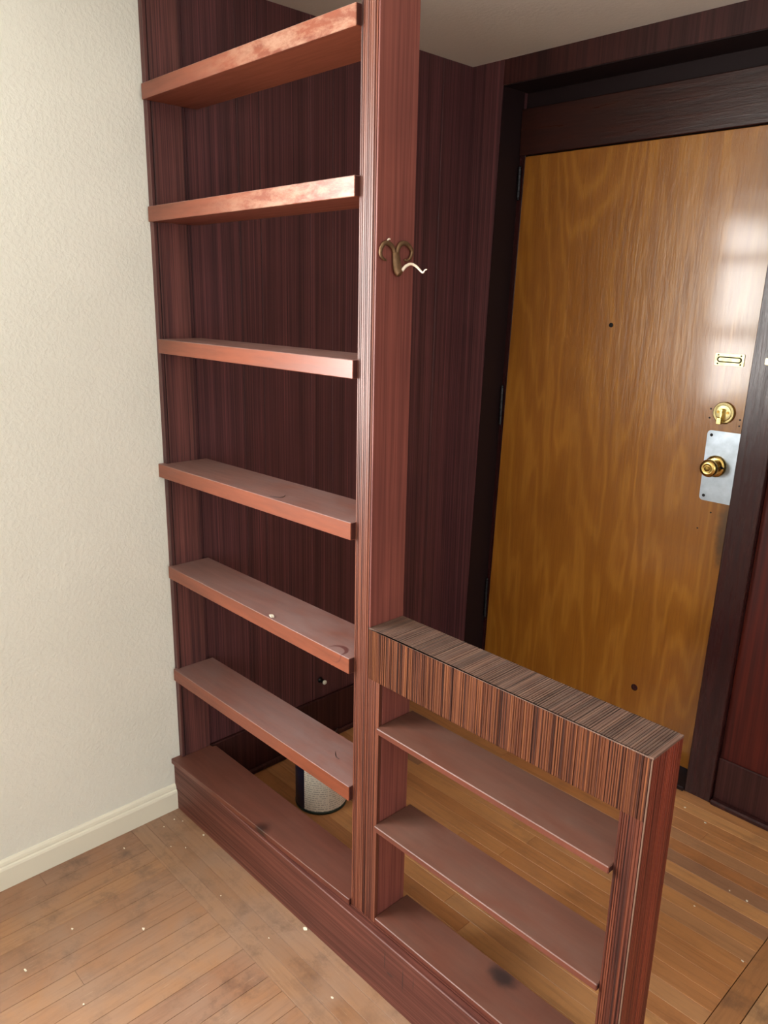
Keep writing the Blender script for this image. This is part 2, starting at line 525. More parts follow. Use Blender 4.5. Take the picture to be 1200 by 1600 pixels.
def tube_bm(pts, radii, seg=10, bm=None, flat=None):
    """tube through pts (smoothed), one radius per point; flat squashes it along a direction"""
    bm = bm or bmesh.new()
    P = [Vector(p) for p in pts]
    Q, R = [], []
    n = len(P)
    for i in range(n - 1):
        p0, p1, p2, p3 = P[max(i - 1, 0)], P[i], P[i + 1], P[min(i + 2, n - 1)]
        for s in range(4):
            t = s / 4
            Q.append(0.5 * ((2 * p1) + (p2 - p0) * t + (2 * p0 - 5 * p1 + 4 * p2 - p3) * t * t + (3 * p1 - p0 - 3 * p2 + p3) * t ** 3))
            R.append(radii[i] * (1 - t) + radii[i + 1] * t)
    Q.append(P[-1])
    R.append(radii[-1])
    rings = []
    ref = None
    for i, q in enumerate(Q):
        d = (Q[min(i + 1, len(Q) - 1)] - Q[max(i - 1, 0)]).normalized()
        if ref is None:
            ref = d.orthogonal().normalized()
        ref = (ref - d * ref.dot(d)).normalized()
        b = d.cross(ref)
        ring = []
        for k in range(seg):
            a = 2 * math.pi * k / seg
            off = (ref * math.cos(a) + b * math.sin(a)) * R[i]
            if flat:
                f = Vector(flat[0])
                off -= f * off.dot(f) * (1 - flat[1])
            ring.append(bm.verts.new(q + off))
        rings.append(ring)
    for a, b in zip(rings, rings[1:]):
        for k in range(seg):
            j = (k + 1) % seg
            bm.faces.new((a[k], a[j], b[j], b[k]))
    bm.faces.new(rings[0][::-1])
    bm.faces.new(rings[-1])
    bmesh.ops.recalc_face_normals(bm, faces=bm.faces[:])
    return bm


def empty(name, loc=(0, 0, 0)):
    o = bpy.data.objects.new(name, None)
    scene.collection.objects.link(o)
    o.location = loc
    o.empty_display_size = 0.05
    return o


def tag(o, label, cat=None, group=None, kind=None):
    o['label'] = label
    if cat:
        o['category'] = cat
    if group:
        o['group'] = group
    if kind:
        o['kind'] = kind
    return o


def structure(o, label, cat):
    return tag(o, label, cat, kind='structure')


# ------------------------------------------------------------------ dimensions (metres; x along the divider, y into the hall)
ZC = 2.3226                 # ceiling
XP, W, DEP = 0.8075, 0.05, 0.0973
XJ = 0.8878                 # inner face of the low bay's jamb
XE = 1.4993                 # free end of the divider
XI = 1.4542
ZB, HB = 0.8894, 0.1183
ZBASE = 0.157
YD = 1.2375                 # door wall

# ------------------------------------------------------------------ floor
fl = box('floor', -0.2, RX + 0.2, RY - 0.2, 1.6, -0.06, -0.012, 'subfloor', bev=0)
structure(fl, 'narrow oak strip floor of worn tan boards and amber hall boards', 'floor')
GAP = 0.0006


def plank(x0, x1, y0, y1, mat, dz=0.0):
    bm = box_bm(x0 + GAP / 2, x1 - GAP / 2, y0 + GAP / 2, y1 - GAP / 2, -0.012, dz, 0.0006)
    return obj('plank', bm, mat, fl)


def stuff_planks(name, rects, mat):
    bm = bmesh.new()
    for (x0, x1, y0, y1) in rects:
        vs_ = [bm.verts.new(p) for p in ((x0 + GAP / 2, y0 + GAP / 2, 0), (x1 - GAP / 2, y0 + GAP / 2, 0), (x1 - GAP / 2, y1 - GAP / 2, 0), (x0 + GAP / 2, y1 - GAP / 2, 0))]
        lo = [bm.verts.new((v.co.x, v.co.y, -0.012)) for v in vs_]
        bm.faces.new(vs_)
        for i in range(4):
            j = (i + 1) % 4
            bm.faces.new((lo[i], lo[j], vs_[j], vs_[i]))
    o = obj(name, bm, mat, fl)
    o['kind'] = 'stuff'
    return o


rs = random.Random(3)


def runs(a, b, lo=0.9, hi=2.0):
    out, p = [], a
    first = True
    while p < b - 1e-6:
        q = p + (rs.uniform(0.15, hi) if first else rs.uniform(lo, hi))
        first = False
        if q > b - 0.25:
            q = b
        out.append((p, q))
        p = q
    return out


YF = -0.181
rest = []
x = 0.611 - 0.054 * 11 - 0.054
while x < RX:
    x0, x1 = max(x, 0.0), min(x + 0.054, RX)
    if x1 - x0 > 0.004:
        for (a, b) in runs(-YF, -RY):
            if x0 < 1.75 and a < 1.3:
                plank(x0, x1, -b, -a, 'plank_room_y', rs.uniform(-0.0004, 0.0002))
            else:
                rest.append((x0, x1, -b, -a))
    x += 0.054
edges = [0.0, -0.0457, -0.0904, -0.1357, YF]
for i in range(4):
    for (a, b) in runs(0.0, RX):
        if a < 2.2:
            plank(a, b, edges[i + 1], edges[i], 'plank_room_x', rs.uniform(-0.0004, 0.0002))
        else:
            rest.append((a, b, edges[i + 1], edges[i]))
y = 0.0
hy = [0.0]
while hy[-1] < 1.42:
    hy.append(hy[-1] + 0.0505)
for i in range(len(hy) - 1):
    for (a, b) in runs(0.0, 1.481, 0.6, 1.5):
        plank(a, b, hy[i], hy[i + 1], 'plank_hall', rs.uniform(-0.0004, 0.0002))
for (a, b) in runs(0.0, hy[-1]):
    plank(1.4825, 1.5365, a, b, 'plank_edge', 0.0008)
x = 1.538
while x < RX:
    x1 = min(x + 0.054, RX)
    for (a, b) in runs(0.0, hy[-1]):
        if x < 2.0:
            plank(x, x1, a, b, 'plank_far', rs.uniform(-0.0004, 0.0002))
        else:
            rest.append((x, x1, a, b))
    x += 0.054
stuff_planks('plank_field', rest, 'plank_room_y')

# ------------------------------------------------------------------ ceiling and walls
ce = box('ceiling', -0.2, RX + 0.2, RY - 0.2, 1.6, ZC, ZC + 0.1, 'ceiling', bev=0)
structure(ce, 'flat off-white ceiling above the divider and hall', 'ceiling')


def wall_with_hole(name, horizontal, fixed0, fixed1, a0, a1, hole, mat):
    """wall slab with one rectangular opening; 'horizontal' axis is 'x' or 'y'"""
    bm = bmesh.new()
    h0, h1, hz0, hz1 = hole
    for (p, q, z0, z1) in ((a0, h0, 0, ZC), (h1, a1, 0, ZC), (h0, h1, 0, hz0), (h0, h1, hz1, ZC)):
        if horizontal == 'y':
            t = box_bm(fixed0, fixed1, p, q, z0, z1)
        else:
            t = box_bm(p, q, fixed0, fixed1, z0, z1)
        me = bpy.data.meshes.new('tmp')
        t.to_mesh(me)
        t.free()
        bm.from_mesh(me)
        bpy.data.meshes.remove(me)
    return obj(name, bm, mat)


wl = wall_with_hole('wall_left', 'y', -0.12, 0.0, RY - 0.1, 0.0, WIN1, 'wall_white')
structure(wl, 'cream textured plaster wall left of the bookshelf divider', 'wall')
wf = box('wall_front', -0.12, RX + 0.12, RY - 0.12, RY, 0, ZC, 'wall_white', bev=0)
structure(wf, 'cream plaster wall of the room opposite the divider', 'wall')
wr = wall_with_hole('wall_right', 'y', RX, RX + 0.12, RY, 1.6, FILL_WIN, 'wall_white')
structure(wr, 'cream plaster wall at the far right of the room', 'wall')


def window_frame(name, axis, a0, a1, z0, z1, at, depth, label):
    root = empty(name, (at, (a0 + a1) / 2, z0) if axis == 'y' else ((a0 + a1) / 2, at, z0))
    structure(root, label, 'window')
    inv = Matrix.Translation(-root.location)

    def bar(nm, p, q, za, zb):
        bm = box_bm(at - depth, at, p, q, za, zb, 0.002) if axis == 'y' else box_bm(p, q, at - depth, at, za, zb, 0.002)
        bm.transform(inv)
        obj(nm, bm, 'trim_white', root)
    bar('frame_side', a0, a0 + 0.05, z0, z1)
    bar('frame_side', a1 - 0.05, a1, z0, z1)
    bar('frame_rail', a0 + 0.05, a1 - 0.05, z0, z0 + 0.05)
    bar('frame_rail', a0 + 0.05, a1 - 0.05, z1 - 0.05, z1)
    m = z0 + 0.4 * (z1 - z0)
    bar('meeting_rail', a0 + 0.05, a1 - 0.05, m - 0.02, m + 0.02)
    c = (a0 + a1) / 2
    bar('mullion', c - 0.018, c + 0.018, z0 + 0.05, m - 0.02)
    bar('mullion', c - 0.018, c + 0.018, m + 0.02, z1 - 0.05)


window_frame('window_1', 'y', WIN1[0], WIN1[1], WIN1[2], WIN1[3], -0.03, 0.05, 'cream framed window in the plaster wall beside the divider')
window_frame('fill_window', 'y', FILL_WIN[0], FILL_WIN[1], FILL_WIN[2], FILL_WIN[3], RX + 0.08, 0.05, 'added cream framed fill window in the far right wall of the room')

# hall wall: panelled continuation of the left wall
wh = box('wall_hall', -0.12, -0.006, 0.0, 1.6, 0, ZC, 'seam', bev=0)
structure(wh, 'dark mahogany combed plywood wall behind the open shelves', 'wall')
py = [0.0, 0.115, 0.2719, 0.345, 0.525, 0.612, 0.79, 0.93, 1.09, YD]
for a, b in zip(py, py[1:]):
    box('panel', -0.006, 0.0, a + 0.0006, b - 0.0006, 0.0, ZC, 'hall_panel', wh, 0.0008)
bh = box('baseboard_hall', 0.0, 0.014, 0.0, YD, 0.0, 0.17, 'door_panel_dark', bev=0.003)
structure(bh, 'dark mahogany baseboard along the hall panelling', 'baseboard')
box('shoe_moulding', 0.014, 0.026, 0.1, YD - 0.0, 0.0, 0.022, 'door_panel_dark', bh, 0.005)

# cream baseboard with a moulded top on the left wall
prof = [(0.0, 0.0), (0.014, 0.0), (0.014, 0.058), (0.012, 0.064), (0.0085, 0.067), (0.0085, 0.071), (0.0065, 0.078), (0.003, 0.083), (0.0, 0.084)]
bm = bmesh.new()
ends = []
for yy in (RY, -0.0225):
    ends.append([bm.verts.new((px, yy, pz)) for px, pz in prof])
n = len(prof)
for i in range(n):
    bm.faces.new((ends[0][i], ends[0][(i + 1) % n], ends[1][(i + 1) % n], ends[1][i]))
bm.faces.new(ends[0])
bm.faces.new(ends[1][::-1])
bmesh.ops.recalc_face_normals(bm, faces=bm.faces[:])
bl = obj('baseboard_left', bm, 'trim_white')
structure(bl, 'cream painted baseboard with moulded top under the plaster wall', 'baseboard')

# ------------------------------------------------------------------ door wall
LL = 0.0224                                       # the old frame leans a little
wb = empty('wall_back', (0, YD, 0))
structure(wb, 'dark mahogany door wall at the end of the hall', 'wall')


def wpart(name, bm, mat):
    bm.transform(Matrix.Translation((0, -YD, 0)))
    return obj(name, bm, mat, wb)


bm = prism_bm([(-0.1, YD), (0.0845, YD), (0.0845, 1.46), (-0.1, 1.46)], 0, ZC, 0)
for v in bm.verts:
    if v.co.x > 0.05:
        v.co.x += LL * v.co.z
wpart('side_panel', bm, 'hall_panel')
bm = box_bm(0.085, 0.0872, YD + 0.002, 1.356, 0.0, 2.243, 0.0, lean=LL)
wpart('jamb_shade_sheet', bm, 'shade_and_threshold')  # thin sheet added to paint the shade on the left return
wpart('soffit_shade_sheet', box_bm(0.1375, 1.2, YD + 0.002, 1.375, 2.2432, 2.2458), 'shade_and_threshold')  # sheet standing in for the shade under the soffit
bm = box_bm(0.135, RX, YD, 1.46, 2.246, ZC, 0.001)
for v in bm.verts:
    if v.co.x < 0.2:
        v.co.x = 0.0845 + LL * v.co.z + 0.0003
wpart('lintel_panel', bm, 'door_panel_dark')
wpart('overdoor_recess', box_bm(0.10, 1.2, 1.375, 1.46, 2.03, 2.243), 'shade_and_threshold')  # shade above the header is put into this panel's colour
JR = 0.0142
# red panelling right of the jamb
px = [1.1305, 1.52, 1.93, 2.34, 2.75, 3.16, 3.57, RX]
for i, (a, b) in enumerate(zip(px, px[1:])):
    bm = box_bm(a + 0.0008, b - 0.0008, 1.285, 1.46, 0.0, 2.246, 0.001)
    if i == 0:
        for v in bm.verts:
            if v.co.x < 1.2:
                v.co.x += JR * v.co.z
    wpart('panel', bm, 'red_panel')
wpart('baseboard', box_bm(1.1325, RX, 1.277, 1.285, 0.0, 0.16, 0.002), 'door_panel_dark')
wpart('shoe_moulding', box_bm(1.1325, RX, 1.2505, 1.277, 0.0, 0.018, 0.005), 'door_panel_dark')

t1 = box('trim_1', 1.0445, 1.1305, 1.26, 1.46, 0.0, 2.246, 'frame_v', bev=0.002, lean=JR)
structure(t1, 'dark lacquered door jamb right of the honey door', 'trim')
bm = box_bm(0.086, 0.1035, 1.356, 1.46, 0.0, 2.19, 0.001)
for v in bm.verts:
    v.co.x += (LL if v.co.x < 0.095 else 0.0255) * v.co.z
t2 = obj('trim_2', bm, 'frame_v')
structure(t2, 'narrow dark hinge jamb left of the honey door', 'trim')
t3 = box('trim_3', 0.1355, 1.0735, 1.347, 1.375, 2.0415, 2.189, 'frame_h', bev=0.002)
structure(t3, 'dark lacquered header board above the honey door', 'trim')
t4 = box('trim_4', 0.087, 1.0445, 1.2505, 1.42, 0.0, 0.016, 'shade_and_threshold', bev=0.003)
structure(t4, 'dark wooden threshold under the honey door', 'trim')

# ------------------------------------------------------------------ the door
YDF = 1.353
DL, DLs, DRs = 0.1045, 0.0262, 0.0158
door = empty('door_1', (0.1045, YDF, 0.02))
structure(door, 'flush honey plywood entry door with brass locks and steel plate', 'door')


def dpart(name, bm, mat, parent=None, smooth=False, root=None):
    root = root or door
    bm.transform(Matrix.Translation(-door.location))
    return obj(name, bm, mat, parent or root, smooth)


def dx(xx, z):
    """lean shared by everything hung on the door (measured x at height z)"""
    return xx


bm = prism_bm([(0, YDF), (1, YDF), (1, YDF + 0.042), (0, YDF + 0.042)], 0.022, 2.0375, 0)
for v in bm.verts:
    v.co.x = (DL + DLs * v.co.z) if v.co.x < 0.5 else (1.063 + 0.0158 * v.co.z)
bmesh.ops.bevel(bm, geom=bm.edges[:], offset=0.0015, segments=1, affect='EDGES')
slab = dpart('door_slab', bm, 'door')
YF0 = YDF

# hinges
for (za, zb) in ((1.905, 2.0), (1.10, 1.235), (0.30, 0.453)):
    xm = 0.0945 + 0.0236 * (za + zb) / 2
    bm = bmesh.new()
    nk = 5
    for i in range(nk):
        z0 = za + (zb - za) * i / nk
        z1 = za + (zb - za) * (i + 1) / nk
        cyl_bm((xm, YDF - 0.004, (z0 + z1) / 2), 0.0058, (z1 - z0) * 0.94, 'z', 14, bm=bm)
    hg = dpart('hinge', bm, 'hinge', smooth=False)
    for zz in (za - 0.004, zb + 0.004):
        bm = bmesh.new()
        bmesh.ops.create_uvsphere(bm, u_segments=12, v_segments=8, radius=0.0056, matrix=Matrix.Translation((xm, YDF - 0.004, zz)))
        bm.transform(Matrix.Translation(-door.location))
        obj('pin_tip', bm, 'hinge', hg, True)


def rounded_plate(x0, x1, z0, z1, r, y0, y1, corners=(1, 1, 1, 1), seg=6):
    """plate in the x-z plane; corners order: bl, br, tr, tl"""
    pts = []
    for (cx, cz, a0, on) in ((x0, z0, 180, corners[0]), (x1, z0, 270, corners[1]), (x1, z1, 0, corners[2]), (x0, z1, 90, corners[3])):
        if not on:
            pts.append((cx, cz))
            continue
        ox = cx + (r if cx == x0 else -r)
        oz = cz + (r if cz == z0 else -r)
        for i in range(seg + 1):
            a = math.radians(a0 + 90 * i / seg)
            pts.append((ox + r * math.cos(a), oz + r * math.sin(a)))
    bm = bmesh.new()
    A = [bm.verts.new((p[0], y0, p[1])) for p in pts]
    B = [bm.verts.new((p[0], y1, p[1])) for p in pts]
    k = len(pts)
    bm.faces.new(A)
    bm.faces.new(B[::-1])
    for i in range(k):
        bm.faces.new((A[i], B[i], B[(i + 1) % k], A[(i + 1) % k]))
    bmesh.ops.recalc_face_normals(bm, faces=bm.faces[:])
    return bm


# steel reinforcing plate wrapped over the door edge
pl = dpart('lock_plate', rounded_plate(0.9255, 1.066, 0.9605, 1.1825, 0.012, YF0 - 0.0025, YF0, (1, 0, 0, 1)), 'steel')
for zz in (0.976, 1.168):
    bm = cyl_bm((0.939, YF0 - 0.0028, zz), 0.0048, 0.001, 'y', 16)
    bm.transform(Matrix.Translation(-door.location))
    obj('screw_hole', bm, 'black_hole', pl)
# knob
kx, kz = 0.9645, 1.0735
rose = dpart('knob_rose', lathe_bm([(0.034, 0.0025), (0.034, 0.006), (0.031, 0.010), (0.026, 0.012), (0.024, 0.0125)], (kx, YF0, kz), '-y'), 'brass', smooth=True)
kn = dpart('door_knob', lathe_bm([(0.012, 0.0125), (0.0115, 0.028), (0.014, 0.033), (0.023, 0.038), (0.0272, 0.046), (0.0275, 0.052), (0.0245, 0.059), (0.018, 0.0615), (0.0125, 0.062), (0.0115, 0.0605), (0.0105, 0.0605)], (kx, YF0, kz), '-y'), 'brass', smooth=True)
bm = lathe_bm([(0.0085, 0.0605), (0.0085, 0.0645), (0.0075, 0.0655)], (kx, YF0, kz), '-y', 20)
bm.transform(Matrix.Translation(-door.location))
obj('lock_button', bm, 'brass_dark', kn, True)
for (ox, oz, r) in ((0.0235, 0.0, 0.0042), (0.029, -0.0015, 0.0018)):
    bm = cyl_bm((kx + ox, YF0 - 0.0118, kz + oz), r, 0.004, 'y', 12)
    bm.transform(Matrix.Translation(-door.location))
    obj('screw_hole', bm, 'black_hole', rose)
# deadbolt
bx_, bz_ = 0.968, 1.2395
db = dpart('deadbolt', lathe_bm([(0.0335, 0.0), (0.0335, 0.005), (0.031, 0.008), (0.0285, 0.0082), (0.0275, 0.0068), (0.025, 0.0068), (0.024, 0.0085), (0.0225, 0.009)], (bx_, YF0, bz_), '-y'), 'brass_plate', smooth=True)
bm = box_bm(bx_ - 0.004, bx_ + 0.004, YF0 - 0.024, YF0 - 0.009, bz_ - 0.03, bz_ + 0.014, 0.0015)
bm2 = box_bm(bx_ - 0.012, bx_ + 0.004, YF0 - 0.026, YF0 - 0.018, bz_ - 0.034, bz_ - 0.012, 0.002)
me = bpy.data.meshes.new('t')
bm2.to_mesh(me)
bm2.free()
bm.from_mesh(me)
bpy.data.meshes.remove(me)
bm.transform(Matrix.Translation(-door.location))
obj('thumb_turn', bm, 'brass', db)
for ox in (-0.016, 0.014):
    bm = cyl_bm((bx_ + ox, YF0 - 0.0095, bz_ + 0.002), 0.0042, 0.0025, 'y', 14)
    bm.transform(Matrix.Translation(-door.location))
    obj('screw', bm, 'brass_dark', db)
# slotted chain plate
ch = dpart('chain_plate', rounded_plate(0.9185, 1.006, 1.3805, 1.4155, 0.003, YF0 - 0.003, YF0), 'brass_plate')
bm = rounded_plate(0.925, 1.0, 1.389, 1.4065, 0.0085, YF0 - 0.0036, YF0 - 0.003)
bm.transform(Matrix.Translation(-door.location))
sl = obj('slot_edge', bm, 'black_hole', ch)
bm = rounded_plate(0.9305, 0.9955, 1.3928, 1.4030, 0.005, YF0 - 0.0052, YF0 - 0.0036)
bm.transform(Matrix.Translation(-door.location))
obj('slot_bar', bm, 'brass_plate', ch)
for xx in (0.928, 0.9965):
    for zz in (1.3853, 1.4108):
        bm = cyl_bm((xx, YF0 - 0.0032, zz), 0.0026, 0.0012, 'y', 12)
        bm.transform(Matrix.Translation(-door.location))
        obj('screw', bm, 'black_hole', ch)
# peephole and marks
dpart('peephole', lathe_bm([(0.0075, 0.0), (0.0075, 0.002), (0.005, 0.003), (0.005, 0.001)], (0.555, YF0, 1.4824), '-y', 18), 'black_hole')
dpart('wood_plug', lathe_bm([(0.0125, 0.0), (0.012, 0.0006)], (0.7836, YF0, 0.2416), '-y', 20), 'frame_v')
for (hx_, hz_) in ((0.9255, 1.247), (0.9245, 1.2195), (1.0175, 1.2235), (1.0175, 1.205), (0.949, 1.2085), (0.968, 0.925), (0.9325, 0.866)):
    dpart('nail_hole', cyl_bm((hx_, YF0 - 0.0003, hz_), 0.0027, 0.001, 'y', 8), 'black_hole')

# chain keeper on the jamb
kp = empty('chain_keeper', (1.118, 1.26, 1.407))
tag(kp, 'small brass chain keeper screwed to the dark right door jamb', 'keeper')
for nm, bmk, mt in (('plate', rounded_plate(-0.017, 0.03, -0.009, 0.009, 0.003, -0.003, 0.0), 'brass_plate'),
                    ('lug', box_bm(0.012, 0.03, -0.012, -0.003, -0.008, 0.008, 0.002), 'brass'),
                    ('screw', cyl_bm((-0.003, -0.0034, 0), 0.0034, 0.001, 'y', 12), 'black_hole')):
    obj(nm, bmk, mt, kp)
st = empty('strike_plate', (1.0605, 1.26, 1.062))
tag(st, 'thin steel strike plate lip on the jamb beside the knob', 'strike')
obj('lip', box_bm(-0.0012, 0.0008, -0.0025, 0.03, -0.024, 0.024, 0.0005), 'steel', st)

# ------------------------------------------------------------------ the divider
dv = empty('shelf_divider', (0, 0, 0))
tag(dv, 'built-in mahogany divider of a tall open bookshelf and a low shelf bay', 'bookshelf')

# base
fa = box('base_fascia', 0.0005, XI, -0.0224, -0.004, 0.0, 0.156, 'fascia', dv, 0.002)
fa['label'] = 'long horizontal-grained kick board along the floor'
box('base_back_board', 0.028, XI, 0.078, 0.095, 0.0, ZBASE, 'fascia', dv, 0.001)
box('base_block', 0.03, XI - 0.001, -0.003, 0.077, 0.1, 0.1565, 'fascia', dv, 0.0)

# left jamb
box('jamb', 0.0004, 0.0165, 0.013, DEP, 0.174, ZC, 'jamb', dv, 0.001)
box('jamb_edge', 0.0004, 0.0178, 0.0, 0.0098, 0.174, ZC, 'jamb', dv, 0.001)
box('jamb_core', 0.0004, 0.0135, 0.0098, 0.013, 0.174, ZC, 'seam', dv, 0.0)
# middle post
obj('post', combed_prism([(t, d) for t, d in comb(XP, 0.8512, (0.003, 0.0062), (0.0008, 0.002))] + [(0.8512, DEP), (XP, DEP)], ZBASE, ZC), 'post_front', dv)
pf = box('post_facing', 0.8534, XP + W, -0.0008, DEP, ZB, ZC, 'post_side', dv, 0.0008)
pf['label'] = 'smooth red-brown plywood side of the tall post'
box('post_core', 0.8512, 0.8534, 0.006, DEP - 0.002, ZB, ZC, 'seam', dv, 0.0)

shelves = [
    # zl, zr, thickness, left x, proud left, proud right, back y, material
    (2.0500, 2.0538, 0.0362, 0.0120, 0.0100, 0.0120, 0.1400, 'shelf_worn'),
    (1.7680, 1.7746, 0.0370, 0.0110, 0.0100, 0.0120, 0.1256, 'shelf_worn'),
    (1.4385, 1.4402, 0.0368, 0.0188, 0.0060, 0.0120, 0.1256, 'shelf'),
    (1.0995, 1.1097, 0.0380, 0.0004, 0.0165, 0.0135, 0.1256, 'shelf'),
    (0.8000, 0.8035, 0.0370, 0.0130, 0.0100, 0.0150, 0.1180, 'shelf_marked'),
    (0.4740, 0.4833, 0.0380, 0.0090, 0.0100, 0.0115, 0.1190, 'shelf'),
    (0.1580, 0.1690, 0.0000, 0.0004, 0.0300, 0.0080, 0.1120, 'shelf_base'),
]
for i, (zl, zr, th, xl, pL, pR, yb, mt) in enumerate(shelves):
    f = lambda xx, yy, zl=zl, zr=zr: zl + (zr - zl) * xx / XP
    if i < 6:
        g_ = lambda xx, yy, zl=zl, zr=zr, th=th: zl + (zr - zl) * xx / XP - th
    else:
        f = lambda xx, yy: 0.1735
        g_ = lambda xx, yy: ZBASE
    poly = [(xl, -pL), (XP - 0.0004, -pR), (XP - 0.0004, yb), (0.018, yb), (0.018, -0.0006), (xl, -0.0006)]
    if i == 6:
        poly = [(xl, -pL), (XP - 0.0004, -pR), (XP - 0.0004, yb), (0.027, yb), (0.027, DEP + 0.001), (xl, DEP + 0.001)]
    obj('shelf', prism_bm(poly, g_, f, 0.0012), mt, dv)

# low bay: jamb, rail, end post
obj('jamb_edge', combed_prism([(t, d) for t, d in comb(0.8534, XJ, (0.003, 0.006))] + [(XJ, 0.0085), (0.8534, 0.0085)], ZBASE, ZB - HB), 'post_front', dv)
box('jamb_core', 0.8516, 0.8805, 0.0085, 0.0125, ZBASE, ZB - HB, 'seam', dv, 0.0)
box('jamb', 0.8516, 0.8862, 0.0125, DEP, ZBASE, ZB - HB, 'post_side', dv, 0.001)
rail = obj('rail', combed_prism([(t, d - 0.0005) for t, d in comb(0.8542, 1.4948)] + [(1.4948, DEP - 0.001), (0.8542, DEP - 0.001)], ZB - HB + 0.0002, ZB - 0.004), 'beam', dv)
rail['label'] = 'thick combed plywood rail with vertical brown striping'
cap = obj('rail_cap', combed_prism([(t, ZB - d) for t, d in comb(0.8546, XE + 0.0003)] + [(XE + 0.0003, ZB - 0.004), (0.8546, ZB - 0.004)], -0.0010, DEP, 'y'), 'beam_top', dv)
cap['label'] = 'dusty combed plywood top of the low rail'
obj('end_post', combed_prism([(t, d) for t, d in comb(XI, 1.4945, (0.003, 0.006))] + [(1.4945, DEP - 0.001), (XI, DEP - 0.001)], 0.0, ZB - HB), 'end_front', dv)
ef = obj('end_facing', combed_prism([(XE - d, t) for t, d in comb(-0.0006, DEP, (0.003, 0.0085), (0.0008, 0.0016))] + [(1.4962, DEP), (1.4962, -0.0006)], 0.0, ZB - 0.0042), 'end_face', dv)
es = box('edge_strip', 1.4966, XE, -0.0022, -0.0006, 0.0, ZB - 0.0045, 'worn_edge', dv, 0.0003)
es['label'] = 'worn pale plywood edge of the end facing'
ef['label'] = 'red combed plywood facing on the free end'
box('end_core', 1.4945, 1.4962, 0.004, DEP - 0.004, 0.0, ZB - 0.006, 'seam', dv, 0.0)

low = [(0.6686, 0.0140, 0.0075, 0.0135, 0.106, 'shelf_low'),
       (0.4245, 0.0145, 0.0080, 0.0080, 0.1093, 'shelf_low'),
       (0.1718, 0.0142, 0.0010, 0.0010, 0.1085, 'shelf_low_stain')]
for i, (z, th, pL, pR, yb, mt) in enumerate(low):
    poly = [(XJ + 0.001, -pL), (XI - 0.0008, -pR), (XI - 0.0008, yb), (XJ - 0.0012, yb), (XJ - 0.0012, 0.0125), (XJ + 0.001, 0.0125)]
    sh = obj('shelf', prism_bm(poly, z - th, z, 0.0016), mt, dv)

# ------------------------------------------------------------------ coat hook on the post
hk = empty('coat_hook', (0.8575, 0.045, 1.60))
tag(hk, 'small bronze coat hook curled like two horns on the tall post', 'hook')


def hpart(name, pts, radii, mat, flat=None, seg=10):
    bm = tube_bm(pts, radii, seg, flat=flat)
    bm.transform(Matrix.Translation(-hk.location))
    return obj(name, bm, mat, hk, True)


HX = 0.8625
FL = ((1, 0, 0), 0.75)
hpart('horn', [(HX, a, b) for a, b in ((0.0415, 1.636), (0.0394, 1.6433), (0.0341, 1.651), (0.0223, 1.6565), (0.0126, 1.6543), (0.0063, 1.6461), (0.0049, 1.6371), (0.01, 1.6295), (0.02, 1.6254))],
      [0.0048, 0.0048, 0.0048, 0.0046, 0.0044, 0.004, 0.0036, 0.003, 0.0018], 'hook', FL)
hpart('horn', [(HX, a, b) for a, b in ((0.0465, 1.636), (0.0477, 1.6437), (0.0541, 1.6544), (0.0642, 1.6583), (0.0745, 1.6566), (0.0835, 1.6502), (0.0872, 1.6434), (0.0842, 1.634), (0.0757, 1.6278), (0.067, 1.6285))],
      [0.0048, 0.0048, 0.0048, 0.0046, 0.0044, 0.0042, 0.004, 0.0036, 0.003, 0.0018], 'hook', FL)
hpart('shank', [(0.8625, 0.044, 1.640), (0.8645, 0.0442, 1.628), (0.8655, 0.0455, 1.616), (0.8665, 0.047, 1.607), (0.870, 0.049, 1.6015)],
      [0.0085, 0.0098, 0.0104, 0.0098, 0.007], 'hook', ((1, 0, 0), 0.5), 12)
hpart('prong', [(0.868, 0.056, 1.6085), (0.871, 0.0625, 1.6165), (0.8814, 0.066, 1.6207), (0.8951, 0.066, 1.6166), (0.9071, 0.066, 1.6085), (0.9138, 0.066, 1.605), (0.9185, 0.066, 1.6095), (0.9234, 0.066, 1.6106)],
      [0.0034, 0.003, 0.0027, 0.0024, 0.002, 0.0016, 0.0013, 0.0009], 'hook_tip')
hpart('chipped_paint', [(HX, 0.0215, 1.6605), (HX, 0.0245, 1.6635), (HX, 0.0285, 1.6632)], [0.0012, 0.0018, 0.0014], 'hook_tip', seg=6)

# ------------------------------------------------------------------ paint can behind the shelves
CX, CY, CR, CH = 0.2755, 0.340, 0.0815, 0.19
pc = empty('paint_can', (CX, CY, 0))
tag(pc, 'tin paint can with pale printed label on the floor behind the shelves', 'paint can')


def uv_band(name, r, z0, z1, a0, a1, mat, parent, seg=48):
    me = bpy.data.meshes.new(name)
    bm = bmesh.new()
    uvl = bm.loops.layers.uv.new('uv')
    lo, hi = [], []
    for i in range(seg + 1):
        a = a0 + (a1 - a0) * i / seg
        lo.append(bm.verts.new((r * math.cos(a), r * math.sin(a), z0)))
        hi.append(bm.verts.new((r * math.cos(a), r * math.sin(a), z1)))
    for i in range(seg):
        fc = bm.faces.new((lo[i], lo[i + 1], hi[i + 1], hi[i]))
        fc.smooth = True
        for lp, (u, v) in zip(fc.loops, ((i / seg, 0), ((i + 1) / seg, 0), ((i + 1) / seg, 1), (i / seg, 1))):
            lp[uvl].uv = (u, v)
    bm.to_mesh(me)
    bm.free()
    me.materials.append(M[mat])
    o = bpy.data.objects.new(name, me)
    scene.collection.objects.link(o)
    o.parent = parent
    return o


